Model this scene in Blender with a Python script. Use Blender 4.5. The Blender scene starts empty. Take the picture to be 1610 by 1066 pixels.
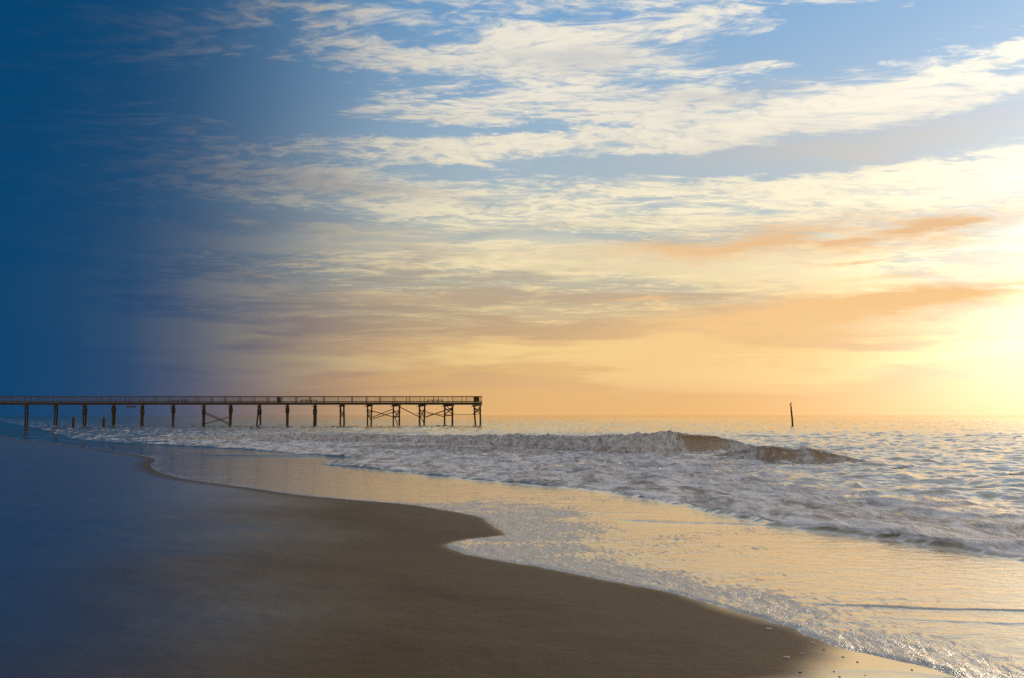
import bpy, bmesh, math, random
import numpy as np
from mathutils import Vector, Matrix

random.seed(7)
rng = np.random.default_rng(7)
scene = bpy.context.scene
col = scene.collection

# ------------------------------------------------------------------ camera
LENS = 35.0
F = 1610 * LENS / 36.0            # focal length in photograph pixels
HC = 2.2                          # eye height over the mean water level
PITCH = math.atan((652.5 - 533) / F)
cam_data = bpy.data.cameras.new('camera')
cam = bpy.data.objects.new('camera', cam_data)
col.objects.link(cam)
cam_data.lens = LENS
cam_data.sensor_width = 36.0
cam_data.clip_start = 0.1
cam_data.clip_end = 40000
cam.location = (0, 0, HC)
cam.rotation_euler = (math.pi / 2 + PITCH, 0, 0)
scene.camera = cam

SUN_AZ, SUN_EL = 37.0, 8.0        # degrees, clockwise from the view axis

def pix_dir(px, py):
    u, v = (px - 805) / F, (533 - py) / F
    return (u, math.cos(PITCH) - v * math.sin(PITCH), math.sin(PITCH) + v * math.cos(PITCH))

def ground(px, py, z=0.0):
    d = pix_dir(px, py)
    t = (z - HC) / d[2]
    return (d[0] * t, d[1] * t)

def at_depth(px, py, Y):
    d = pix_dir(px, py)
    t = Y / d[1]
    return Vector((d[0] * t, Y, HC + d[2] * t))

def az_el(px, py):
    d = pix_dir(px, py)
    return math.degrees(math.atan2(d[0], d[1])), math.degrees(math.atan2(d[2], math.hypot(d[0], d[1])))

def S(r, g, b, k=1.0):
    f = lambda c: (c / 255 / 12.92) if c / 255 <= 0.04045 else ((c / 255 + 0.055) / 1.055) ** 2.4
    return (f(r) * k, f(g) * k, f(b) * k, 1.0)

# ------------------------------------------------------------------ node helper
class NT:
    def __init__(self, tree):
        self.t = tree
        self.n = tree.nodes
        self.l = tree.links
    def put(self, sock, v):
        if v is None:
            return
        if isinstance(v, bpy.types.NodeSocket):
            self.l.new(v, sock)
        else:
            sock.default_value = v
    def m(self, op, a, b=None, c=None, clamp=False):
        n = self.n.new('ShaderNodeMath'); n.operation = op; n.use_clamp = clamp
        self.put(n.inputs[0], a); self.put(n.inputs[1], b); self.put(n.inputs[2], c)
        return n.outputs[0]
    def vm(self, op, a, b=None, c=None):
        n = self.n.new('ShaderNodeVectorMath'); n.operation = op
        self.put(n.inputs[0], a); self.put(n.inputs[1], b); self.put(n.inputs[2], c)
        return n.outputs['Value'] if op in ('DOT_PRODUCT', 'LENGTH', 'DISTANCE') else n.outputs[0]
    def xyz(self, v):
        n = self.n.new('ShaderNodeSeparateXYZ'); self.put(n.inputs[0], v)
        return n.outputs
    def comb(self, x, y, z=0.0):
        n = self.n.new('ShaderNodeCombineXYZ')
        self.put(n.inputs[0], x); self.put(n.inputs[1], y); self.put(n.inputs[2], z)
        return n.outputs[0]
    def map(self, v, loc=(0, 0, 0), rot=0.0, scale=(1, 1, 1), kind='POINT'):
        n = self.n.new('ShaderNodeMapping'); n.vector_type = kind
        self.put(n.inputs['Vector'], v)
        n.inputs['Location'].default_value = loc
        n.inputs['Rotation'].default_value = (0, 0, rot)
        n.inputs['Scale'].default_value = scale
        return n.outputs[0]
    def noise(self, v, scale=1.0, detail=4.0, rough=0.5, dist=0.0, lac=2.0, color=False):
        n = self.n.new('ShaderNodeTexNoise')
        self.put(n.inputs['Vector'], v)
        n.inputs['Scale'].default_value = scale; n.inputs['Detail'].default_value = detail
        n.inputs['Roughness'].default_value = rough; n.inputs['Distortion'].default_value = dist
        n.inputs['Lacunarity'].default_value = lac
        return n.outputs['Color'] if color else n.outputs['Fac']
    def ramp(self, fac, stops, interp='LINEAR'):
        n = self.n.new('ShaderNodeValToRGB'); n.color_ramp.interpolation = interp
        self.put(n.inputs[0], fac)
        el = n.color_ramp.elements
        while len(el) < len(stops):
            el.new(0.5)
        for e, (p, c) in zip(el, stops):
            e.position = p
            e.color = c if len(c) == 4 else (*c, 1)
        return n.outputs[0]
    def vramp(self, fac, stops, interp='LINEAR'):
        return self.ramp(fac, [(p, (v, v, v, 1)) for p, v in stops], interp)
    def mix(self, fac, a, b, blend='MIX'):
        n = self.n.new('ShaderNodeMix'); n.data_type = 'RGBA'; n.blend_type = blend
        self.put(n.inputs[0], fac); self.put(n.inputs[6], a); self.put(n.inputs[7], b)
        return n.outputs[2]
    def smooth(self, v, lo, hi, a=0.0, b=1.0):
        n = self.n.new('ShaderNodeMapRange'); n.interpolation_type = 'SMOOTHSTEP'
        self.put(n.inputs['Value'], v)
        self.put(n.inputs['From Min'], lo); self.put(n.inputs['From Max'], hi)
        n.inputs['To Min'].default_value = a; n.inputs['To Max'].default_value = b
        return n.outputs[0]

# ------------------------------------------------------------------ sky (world)
world = bpy.data.worlds.new('World')
scene.world = world
world.use_nodes = True
world.node_tree.nodes.clear()
N = NT(world.node_tree)

def build_sky():
    tc = N.n.new('ShaderNodeTexCoord')
    d = N.vm('NORMALIZE', tc.outputs['Generated'])
    x, y, z = N.xyz(d)
    az = N.m('MULTIPLY', N.m('ARCTAN2', x, y), 180 / math.pi)
    el = N.m('MULTIPLY', N.m('ARCSINE', z), 180 / math.pi)
    ae = N.comb(az, el, 0.0)
    sd = (math.sin(math.radians(SUN_AZ)) * math.cos(math.radians(SUN_EL)),
          math.cos(math.radians(SUN_AZ)) * math.cos(math.radians(SUN_EL)), math.sin(math.radians(SUN_EL)))
    ang = N.m('MULTIPLY', N.m('ARCCOSINE', N.m('MINIMUM', N.vm('DOT_PRODUCT', d, sd), 0.99999)), 180 / math.pi)
    # cloud layer seen in perspective
    zz = N.m('ADD', N.m('MAXIMUM', z, 0.0), 0.075)
    pl = N.comb(N.m('DIVIDE', x, zz), N.m('DIVIDE', y, zz), 0.0)
    warp = N.noise(N.map(pl, scale=(0.5, 1.2, 1)), 0.9, 3, 0.5, color=True)
    plw = N.vm('MULTIPLY_ADD', N.vm('SUBTRACT', warp, (0.5, 0.5, 0.5)), (1.1, 0.5, 0.0), pl)
    n1 = N.noise(N.map(plw, (3.1, 1.7, 0), math.radians(-7), (0.55, 2.1, 1)), 1.0, 9, 0.60, 0.15)
    n2 = N.noise(N.map(plw, (7.7, 0.3, 0), math.radians(-10), (3.6, 8.0, 1)), 1.0, 6, 0.66, 0.5)
    n4 = N.noise(N.map(plw, (1.7, 5.3, 0), math.radians(16), (12.0, 24.0, 1)), 1.0, 4, 0.65, 0.8)
    n5 = N.noise(N.map(ae, (3, 1, 0), math.radians(3), (0.085, 0.75, 1)), 1.0, 6, 0.6, 0.5)
    n6 = N.noise(N.map(ae, (9, 4, 0), math.radians(5), (0.05, 0.42, 1)), 1.0, 4, 0.55, 0.4)
    n3 = N.noise(N.map(plw, (11.7, 4.3, 0), math.radians(-5), (0.4, 1.6, 1)), 1.0, 6, 0.55, 0.2)
    # azimuth/elevation coordinates, slightly ruffled, for the big cloud banks
    ruff = N.noise(N.map(ae, scale=(0.12, 0.42, 1)), 1.0, 7, 0.68, color=True)
    aew = N.vm('MULTIPLY_ADD', N.vm('SUBTRACT', ruff, (0.5, 0.5, 0.5)), (7.0, 2.5, 0.0), ae)
    pd = math.degrees(1.0 / F)
    def blobs(lst):
        acc = None
        for (px, py, rx, ry, w, tilt) in lst:
            a, e = az_el(px, py)
            v = N.map(aew, (a, e, 0), math.radians(tilt * 0.6), (rx * pd, ry * pd, 1), 'TEXTURE')
            g = N.m('POWER', 0.37, N.vm('DOT_PRODUCT', v, v))
            acc = N.m('MULTIPLY_ADD', g, w, acc if acc is not None else 0.0)
        return acc
    dens_b = blobs([
        (850, 95, 340, 34, .26, -3), (760, 165, 300, 30, .16, 2), (1250, 172, 340, 30, .30, 3),
        (1530, 140, 170, 18, .26, 6), (1060, 45, 190, 30, .16, 0), (800, 235, 300, 22, .20, 2),
        (640, 320, 460, 40, .16, -2), (1470, 290, 320, 26, .42, 7), (1590, 84, 95, 8, .38, 10),
        (1470, 60, 80, 8, .20, 6), (490, 14, 90, 9, .20, 3), (390, 42, 90, 8, .12, 0), (1130, 298, 240, 16, .22, 0),
        (1200, 98, 120, 9, .26, 3), (1000, 400, 420, 30, .22, 0), (1330, 265, 90, 6, .18, 3), (1250, 205, 120, 12, .18, 4),
        (1330, 60, 260, 34, -.42, 0), (430, 150, 150, 55, -.34, 0), (640, 60, 110, 14, -.26, 0),
        (800, 203, 190, 8, -.34, 0), (720, 142, 90, 8, -.22, 4), (700, 262, 120, 12, -.20, 0),
        (880, 374, 190, 12, -.36, 0), (1160, 250, 240, 18, -.34, 4), (1450, 225, 220, 16, -.25, 6),
        (1000, 268, 100, 10, -.2, 0), (560, 205, 130, 8, -.2, 0), (400, 330, 170, 18, -.22, 0), (300, 380, 160, 14, -.2, 0),
        (1240, 330, 130, 10, -.22, 0)])
    shade_b = blobs([
        (920, 95, 130, 14, .75, 0), (1130, 150, 130, 16, .7, 3), (1480, 205, 260, 34, .95, 5), (1180, 240, 230, 26, .5, 3),
        (1060, 385, 130, 9, .4, 2), (1010, 466, 45, 5, .6, 0), (1310, 409, 45, 4, .6, 2),
        (700, 467, 230, 13, .75, 2), (620, 300, 130, 12, .6, -8), (460, 285, 150, 14, .5, -4),
        (760, 540, 300, 12, .5, 0), (1130, 555, 260, 36, .6, 8)])
    base = N.m('ADD', N.m('MULTIPLY', n1, 0.28), N.m('ADD', N.m('MULTIPLY', n2, 0.52), N.m('MULTIPLY', n4, 0.36)))
    dens = N.smooth(N.m('MULTIPLY_ADD', dens_b, 0.66, base), 0.53, 0.72)
    low = N.smooth(el, 1.0, 7.0)                      # the layer blurs into the horizon haze
    dens = N.m('MULTIPLY', dens, N.m('MULTIPLY_ADD', low, 0.75, 0.25))
    g2s = N.m('MULTIPLY', N.m('POWER', 2.718, N.m('DIVIDE', ang, -16.0)), N.smooth(el, 5.0, 16.0))
    f = N.m('DIVIDE', N.m('MAXIMUM', el, 0.0), 40.0)
    clear = N.ramp(f, [(0.0, S(236, 184, 120)), (0.06, S(230, 184, 124)), (0.13, S(210, 184, 142)), (0.2, S(186, 186, 170)),
                       (0.29, S(176, 190, 194)), (0.40, S(152, 182, 206)), (0.56, S(116, 166, 212)), (0.75, S(122, 155, 196)), (1.0, S(150, 158, 174))])
    clear = N.mix(N.m('MULTIPLY', g2s, 0.75, clamp=True), clear, S(200, 206, 214))
    bright = N.ramp(f, [(0.0, S(244, 194, 132)), (0.10, S(250, 212, 148)), (0.19, S(252, 229, 178)), (0.29, S(250, 238, 205)),
                        (0.45, S(246, 238, 220)), (1.0, S(238, 234, 224))])
    dark = N.ramp(f, [(0.0, S(222, 172, 118)), (0.12, S(226, 178, 124)), (0.20, S(212, 182, 146)), (0.28, S(204, 190, 170)), (0.38, S(192, 192, 192)),
                      (0.6, S(186, 194, 204)), (1.0, S(150, 165, 185))])
    sh = N.m('MULTIPLY', N.smooth(n3, 0.46, 0.72), 0.55)
    cl = N.mix(sh, bright, dark)
    tex = N.m('ADD', N.m('MULTIPLY', n2, 0.55), N.m('MULTIPLY', n4, 0.45))
    cl = N.mix(N.m('MULTIPLY', N.smooth(tex, 0.58, 0.40), 0.30), cl, dark)     # thin ribs between the lit ripples
    c = N.mix(N.m('MULTIPLY', dens, N.smooth(tex, 0.32, 0.55, 0.50, 1.0)), clear, cl)
    streak = N.m('MULTIPLY_ADD', n2, 0.9, 0.5)
    c = N.mix(N.m('MULTIPLY', N.m('MULTIPLY', shade_b, streak), 0.85, clamp=True), c, dark)
    # long peach and grey streaks in the low sky
    lowband = N.m('MULTIPLY', N.smooth(el, 13.0, 6.0), N.smooth(el, 0.0, 2.5))
    c = N.mix(N.m('MULTIPLY', N.m('MULTIPLY', N.smooth(n5, 0.47, 0.57), lowband), 0.95), c, N.ramp(f, [(0.0, S(232, 180, 122)), (0.12, S(200, 168, 130)), (0.25, S(180, 176, 162))]))
    c = N.mix(N.m('MULTIPLY', N.m('MULTIPLY', N.smooth(n6, 0.48, 0.58), lowband), 0.85), c, N.ramp(f, [(0.0, S(244, 200, 138)), (0.12, S(254, 222, 150)), (0.25, S(253, 236, 196))]))
    back = N.smooth(N.m('ABSOLUTE', az), 80.0, 130.0)  # sky behind the viewer, brightened below as added fill light
    # brightening towards the hidden sun
    gv = N.map(ae, (32.0, 4.6, 0), math.radians(6), (10.8, 6.2, 1), 'TEXTURE')
    g1 = N.m('POWER', 2.718, N.m('MULTIPLY', N.vm('DOT_PRODUCT', gv, gv), -1.0))
    g2 = N.m('POWER', 2.718, N.m('DIVIDE', N.m('SUBTRACT', ang, 4.0), -12.0))
    lift = N.m('ADD', N.m('MULTIPLY_ADD', g2, 0.82, 0.91), N.m('MULTIPLY', back, 0.35))
    c = N.vm('MULTIPLY', c, N.comb(lift, lift, lift))
    gl = N.vm('MULTIPLY', N.comb(g1, g1, g1), (0.70, 0.66, 0.60))
    thin = N.m('SUBTRACT', 1.0, N.m('MULTIPLY', shade_b, 0.55, clamp=True))
    c = N.vm('MULTIPLY_ADD', gl, N.comb(thin, thin, thin), c)
    peach = blobs([(1330, 366, 250, 21, 1.15, 5), (1130, 388, 170, 10, .7, 3), (1500, 352, 90, 7, .6, 6), (1310, 409, 50, 4, .9, 3), (1470, 468, 240, 18, .75, 6), (1240, 496, 270, 36, 1.0, 8),
        (1010, 466, 55, 4, .8, 2), (1110, 565, 260, 36, .7, 8), (1390, 432, 80, 4, .5, 6)])
    pk = N.m('MULTIPLY', N.m('MULTIPLY', peach, N.smooth(N.m('ADD', N.m('MULTIPLY', n2, 0.5), N.m('MULTIPLY', n5, 0.5)), 0.30, 0.54)), 0.9, clamp=True)
    c = N.mix(pk, c, N.ramp(f, [(0.0, S(250, 202, 138)), (0.14, S(248, 200, 138)), (0.26, S(236, 192, 146))]))
    # deep blue fade painted over the left of the sky, by azimuth
    aa = N.m('DIVIDE', N.m('ADD', az, 180.0), 360.0)
    P = lambda deg: (deg + 180) / 360
    al = N.vramp(aa, [(0.0, .12), (P(-75), .25), (P(-45), .80), (P(-28), .995), (P(-24.3), .985), (P(-21.1), .96), (P(-17.9), .88), (P(-14.5), .72),
                      (P(-11), .48), (P(-7.5), .22), (P(-3), .05), (P(1.0), 0.0), (P(60), 0.0), (P(120), .1), (1.0, .12)])
    sky = N.n.new('ShaderNodeTexSky'); sky.sky_type = 'NISHITA'; sky.sun_disc = False
    sky.sun_elevation = math.radians(SUN_EL); sky.sun_rotation = math.radians(SUN_AZ)
    ns = N.vm('MULTIPLY', sky.outputs[0], (0.07, 0.07, 0.07))
    c = N.mix(0.04, c, ns)
    c = N.mix(al, c, S(2, 66, 110))
    bg = N.n.new('ShaderNodeBackground')
    N.put(bg.inputs['Color'], c); bg.inputs['Strength'].default_value = 1.0
    out = N.n.new('ShaderNodeOutputWorld')
    N.l.new(bg.outputs[0], out.inputs[0])
build_sky()

# ------------------------------------------------------------------ sun, behind thin cloud
sl = bpy.data.lights.new('sun', 'SUN')
sl.energy = 1.7
sl.angle = math.radians(10)
sl.color = (1.0, 0.78, 0.50)
sun = bpy.data.objects.new('sun', sl)
col.objects.link(sun)
sdir = Vector((math.sin(math.radians(SUN_AZ)) * math.cos(math.radians(SUN_EL)),
               math.cos(math.radians(SUN_AZ)) * math.cos(math.radians(SUN_EL)), math.sin(math.radians(SUN_EL))))
sun.rotation_euler = sdir.to_track_quat('Z', 'Y').to_euler()
sun.location = sdir * 50

vs = scene.view_settings
vs.view_transform = 'Standard'; vs.look = 'None'; vs.exposure = 0.0; vs.gamma = 1.0
scene.cycles.use_denoising = False
scene.cycles.max_bounces = 6
scene.cycles.caustics_reflective = False
scene.cycles.sample_clamp_indirect = 4.0

# ------------------------------------------------------------------ numpy noise
def _hash(ix, iy, seed):
    h = (ix.astype(np.int64) * 374761393 + iy.astype(np.int64) * 668265263 + seed * 1442695041) & 0xFFFFFFFF
    h = ((h ^ (h >> 13)) * 1274126177) & 0xFFFFFFFF
    return ((h ^ (h >> 16)) & 0xFFFF).astype(np.float32) / 65535.0

def perlin(x, y, seed=0):
    x = np.asarray(x, np.float32); y = np.asarray(y, np.float32)
    ix = np.floor(x); iy = np.floor(y)
    fx = x - ix; fy = y - iy
    u = fx * fx * fx * (fx * (fx * 6 - 15) + 10); v = fy * fy * fy * (fy * (fy * 6 - 15) + 10)
    def g(dx, dy):
        a = _hash(ix + dx, iy + dy, seed) * np.float32(2 * math.pi)
        return np.cos(a) * (fx - dx) + np.sin(a) * (fy - dy)
    a = g(0, 0); b = g(1, 0); c = g(0, 1); d = g(1, 1)
    return (a + (b - a) * u + (c - a) * v + (a - b - c + d) * u * v) * 1.5

def fbm(x, y, octv=4, seed=0, gain=0.5):
    s = 0; a = 1.0
    for o in range(octv):
        s = s + a * perlin(x * 2 ** o + 17.3 * o, y * 2 ** o - 9.1 * o, seed + o)
        a *= gain
    return s

def smoothstep(a, b, x):
    t = np.clip((x - a) / (b - a), 0, 1)
    return t * t * (3 - 2 * t)

def spline(pts, per=10):
    pts = [np.array(p, float) for p in pts]
    P = [2 * pts[0] - pts[1]] + pts + [2 * pts[-1] - pts[-2]]
    out = []
    for i in range(1, len(P) - 2):
        for k in range(per):
            t = k / per
            a, b, c, d = P[i - 1], P[i], P[i + 1], P[i + 2]
            out.append(0.5 * (2 * b + (c - a) * t + (2 * a - 5 * b + 4 * c - d) * t * t + (3 * b - a - 3 * c + d) * t ** 3))
    out.append(pts[-1])
    return np.array(out)

def sdist(X, Y, poly):
    """signed distance to a polyline, positive to the right of its direction"""
    X = np.asarray(X, np.float32); Y = np.asarray(Y, np.float32)
    best = np.full(X.shape, 1e18, np.float32); sg = np.ones(X.shape, np.float32); bc = np.zeros(X.shape, np.float32)
    for (ax, ay), (bx, by) in zip(poly[:-1], poly[1:]):
        dx, dy = bx - ax, by - ay
        L2 = dx * dx + dy * dy + 1e-12
        rx = X - np.float32(ax); ry = Y - np.float32(ay)
        t = np.clip((rx * dx + ry * dy) / np.float32(L2), 0, 1)
        ex = rx - t * dx; ey = ry - t * dy
        dd = ex * ex + ey * ey
        cr = rx * dy - ry * dx
        ac = np.abs(cr) / np.float32(math.sqrt(L2))
        m = (dd < best * 0.9999) | ((dd < best * 1.0001) & (ac > bc))     # at a shared corner trust the segment seen more squarely
        best = np.where(m, dd, best); bc = np.where(m, ac, bc); sg = np.where(m, np.where(cr >= 0, 1.0, -1.0), sg)
    return np.sqrt(best) * sg

def gpts(lst):
    return [ground(*p) for p in lst]

# shore curves, laid out on the ground from near right to far left (sea on the right hand side)
FAR = [(-62, 118), (-110, 200), (-260, 460), (-900, 1550), (-3500, 6000)]
NEARA = [(30, -6), (9, 3.2)]
curveA = spline(NEARA + gpts([(1620, 1100), (1505, 1064), (1455, 1048), (1409, 1037), (1341, 1022), (1284, 1004), (1235, 984),
    (1170, 964), (1114, 948), (1064, 933), (1020, 924), (960, 913), (905, 902), (850, 891), (800, 883), (750, 874), (722, 867), (706, 858), (722, 851),
    (750, 847), (785, 843), (798, 840), (786, 833), (772, 823), (760, 814), (735, 808), (700, 802), (660, 795), (610, 790), (560, 786), (470, 778),
    (400, 768), (340, 760), (290, 753), (262, 746), (243, 738), (238, 730), (246, 723), (230, 718), (200, 713), (140, 704), (80, 697)]) + FAR, 5)
curveB = spline([(60, -4), (32, 4.5), (17, 9.9), (11.5, 12.0)] + gpts([(1670, 898), (1612, 888), (1580, 881), (1545, 875), (1500, 866), (1450, 860), (1390, 850), (1340, 843),
    (1290, 838), (1240, 833), (1195, 826), (1150, 815), (1100, 806), (1040, 792), (960, 778), (880, 768), (800, 761), (700, 752), (600, 741), (560, 736.5),
    (520, 733.5), (500, 731), (520, 727.5), (560, 724.5), (545, 721), (480, 717), (400, 709), (330, 705), (250, 700), (120, 692)]) + [(-66, 140), (-120, 240), (-260, 490), (-900, 1590), (-3500, 6200)], 5)
# upper limit of the sheen on the sand
curveW = spline([(30, -9), (3.2, 3.0)] + gpts([(1190, 1120), (1227, 1066), (1242, 1047), (1264, 1026), (1273, 1006), (1235, 990),
    (1189, 980), (1125, 963), (1064, 936)]), 6)
ridges = [(gpts([(1225, 944), (1300, 952), (1400, 956), (1470, 958.5), (1610, 962), (1800, 968)]), 0.015, 0.030),
          (gpts([(930, 816), (1000, 819), (1080, 823), (1190, 826), (1260, 832)]), 0.020, 0.05),
          (gpts([(1340, 967), (1420, 972), (1500, 976), (1610, 984), (1750, 995)]), 0.008, 0.05),
          (gpts([(820, 806), (900, 805), (960, 808), (1050, 809)]), 0.012, 0.08),
          (gpts([(300, 716), (400, 717.5), (500, 718.5), (580, 721)]), 0.07, 0.25),
          (gpts([(860, 842), (960, 850), (1060, 860)]), 0.006, 0.1)]

# ------------------------------------------------------------------ mesh helpers
def tag(o, label=None, cat=None, group=None, kind=None):
    if label: o['label'] = label
    if cat: o['category'] = cat
    if group: o['group'] = group
    if kind: o['kind'] = kind
    return o

def link(name, me, mat=None, parent=None):
    o = bpy.data.objects.new(name, me)
    col.objects.link(o)
    if mat: me.materials.append(mat)
    if parent:
        o.parent = parent
    return o

def empty(name, loc=(0, 0, 0)):
    o = bpy.data.objects.new(name, None)
    o.empty_display_size = 0.5
    col.objects.link(o)
    o.location = loc
    return o

def grid_mesh(name, V, nr, nc, attrs=None, keep=None, smooth=True):
    """V: (nr*nc,3) float array -> quad grid mesh; keep: bool per vertex (faces with all four kept stay)"""
    idx = np.arange(nr * nc).reshape(nr, nc)
    q = np.stack([idx[:-1, :-1], idx[:-1, 1:], idx[1:, 1:], idx[1:, :-1]], -1).reshape(-1, 4)
    if keep is not None:
        q = q[keep[q].any(1)]
        used = np.zeros(nr * nc, bool); used[q.ravel()] = True
        remap = np.cumsum(used) - 1
        q = remap[q]; V = V[used]
        attrs = {k: a[used] for k, a in (attrs or {}).items()}
    me = bpy.data.meshes.new(name)
    me.vertices.add(len(V)); me.vertices.foreach_set('co', np.ascontiguousarray(V, np.float32).ravel())
    me.loops.add(q.size); me.loops.foreach_set('vertex_index', q.astype(np.int32).ravel())
    me.polygons.add(len(q)); me.polygons.foreach_set('loop_start', (np.arange(len(q)) * 4).astype(np.int32))
    me.polygons.foreach_set('loop_total', np.full(len(q), 4, np.int32))
    me.update(calc_edges=True)
    if smooth:
        me.polygons.foreach_set('use_smooth', np.ones(len(q), bool))
    for k, a in (attrs or {}).items():
        at = me.attributes.new(k, 'FLOAT', 'POINT')
        at.data.foreach_set('value', np.ascontiguousarray(a, np.float32))
    me.validate()
    return me

# ------------------------------------------------------------------ materials
def new_mat(name):
    m = bpy.data.materials.new(name); m.use_nodes = True
    m.node_tree.nodes.clear()
    return m, NT(m.node_tree)

def finish(n, surf, m):
    o = n.n.new('ShaderNodeOutputMaterial'); n.l.new(surf, o.inputs['Surface'])
    return m

def principled(n, color, rough, normal=None, ior=1.45, spec=0.5):
    b = n.n.new('ShaderNodeBsdfPrincipled')
    n.put(b.inputs['Base Color'], color); n.put(b.inputs['Roughness'], rough)
    b.inputs['IOR'].default_value = ior
    n.put(b.inputs['Specular IOR Level'], spec)
    if normal is not None: n.l.new(normal, b.inputs['Normal'])
    return b.outputs[0]

def bump(n, h, strength, dist, normal=None):
    b = n.n.new('ShaderNodeBump')
    n.put(b.inputs['Strength'], strength); n.put(b.inputs['Distance'], dist)
    n.put(b.inputs['Height'], h)
    if normal is not None: n.l.new(normal, b.inputs['Normal'])
    return b.outputs[0]

def attr(n, name):
    a = n.n.new('ShaderNodeAttribute'); a.attribute_name = name
    return a.outputs['Fac']

def mixsh(n, fac, a, b):
    x = n.n.new('ShaderNodeMixShader')
    n.put(x.inputs[0], fac); n.l.new(a, x.inputs[1]); n.l.new(b, x.inputs[2])
    return x.outputs[0]

def glossy(n, color, rough, normal=None):
    g = n.n.new('ShaderNodeBsdfGlossy')
    n.put(g.inputs['Color'], color); n.put(g.inputs['Roughness'], rough)
    if normal is not None: n.l.new(normal, g.inputs['Normal'])
    return g.outputs[0]

def coords(n):
    t = n.n.new('ShaderNodeTexCoord')
    return t.outputs['Object']

def facing(n, normal=None):
    lw = n.n.new('ShaderNodeLayerWeight'); lw.inputs['Blend'].default_value = 0.5
    if normal is not None: n.l.new(normal, lw.inputs['Normal'])
    return lw.outputs['Facing']

def mat_sand():
    m, n = new_mat('sand')
    p = coords(n)
    wet = attr(n, 'wet'); damp = attr(n, 'damp')
    grain = n.noise(p, 420, 3, 0.7)
    mott = n.noise(n.map(p, scale=(0.7, 1.3, 1)), 1.1, 6, 0.6, 0.4)
    fine = n.noise(n.map(p, rot=0.5, scale=(4.0, 9.0, 1)), 1.0, 6, 0.62, 0.2)
    c = n.mix(mott, (0.082, 0.046, 0.016, 1), (0.125, 0.073, 0.027, 1))
    c = n.mix(n.m('MULTIPLY', n.smooth(fine, 0.35, 0.7), 0.30), c, (0.055, 0.031, 0.012, 1))
    c = n.mix(n.m('MULTIPLY', n.smooth(grain, 0.45, 0.75), 0.5), c, (0.18, 0.12, 0.065, 1))
    c = n.mix(n.m('MULTIPLY', wet, 0.4), c, (0.10, 0.070, 0.04, 1))
    c = n.mix(n.m('MULTIPLY', attr(n, 'marks'), 0.38), c, (0.045, 0.026, 0.010, 1))          # old run-up lines
    left_fade = attr(n, 'left_fade')                                   # left sand painted darker and glossy to carry the sky's blue fade
    c = n.mix(n.m('MULTIPLY', left_fade, 0.72), c, (0.022, 0.016, 0.012, 1))
    h = n.m('ADD', n.m('MULTIPLY', fine, 0.75), n.m('MULTIPLY', grain, 0.10))
    nb = bump(n, h, n.m('MULTIPLY_ADD', wet, -0.93, 0.95), 0.012)
    rough = n.m('MULTIPLY_ADD', wet, -0.30, 0.52)
    s = principled(n, c, rough, nb, 1.33, n.m('MULTIPLY_ADD', damp, 0.08, 0.08))
    f = facing(n, nb)
    gl = glossy(n, (0.94, 0.82, 0.64, 1), 0.13, nb)
    fac = n.m('MULTIPLY', wet, n.m('POWER', f, 0.6))
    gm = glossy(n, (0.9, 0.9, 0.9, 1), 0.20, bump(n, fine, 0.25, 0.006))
    s = mixsh(n, n.m('MULTIPLY', left_fade, n.m('MULTIPLY', n.m('POWER', f, 1.2), 0.72)), s, gm)
    return finish(n, mixsh(n, n.m('MULTIPLY', fac, 0.92), s, gl), m)

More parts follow.
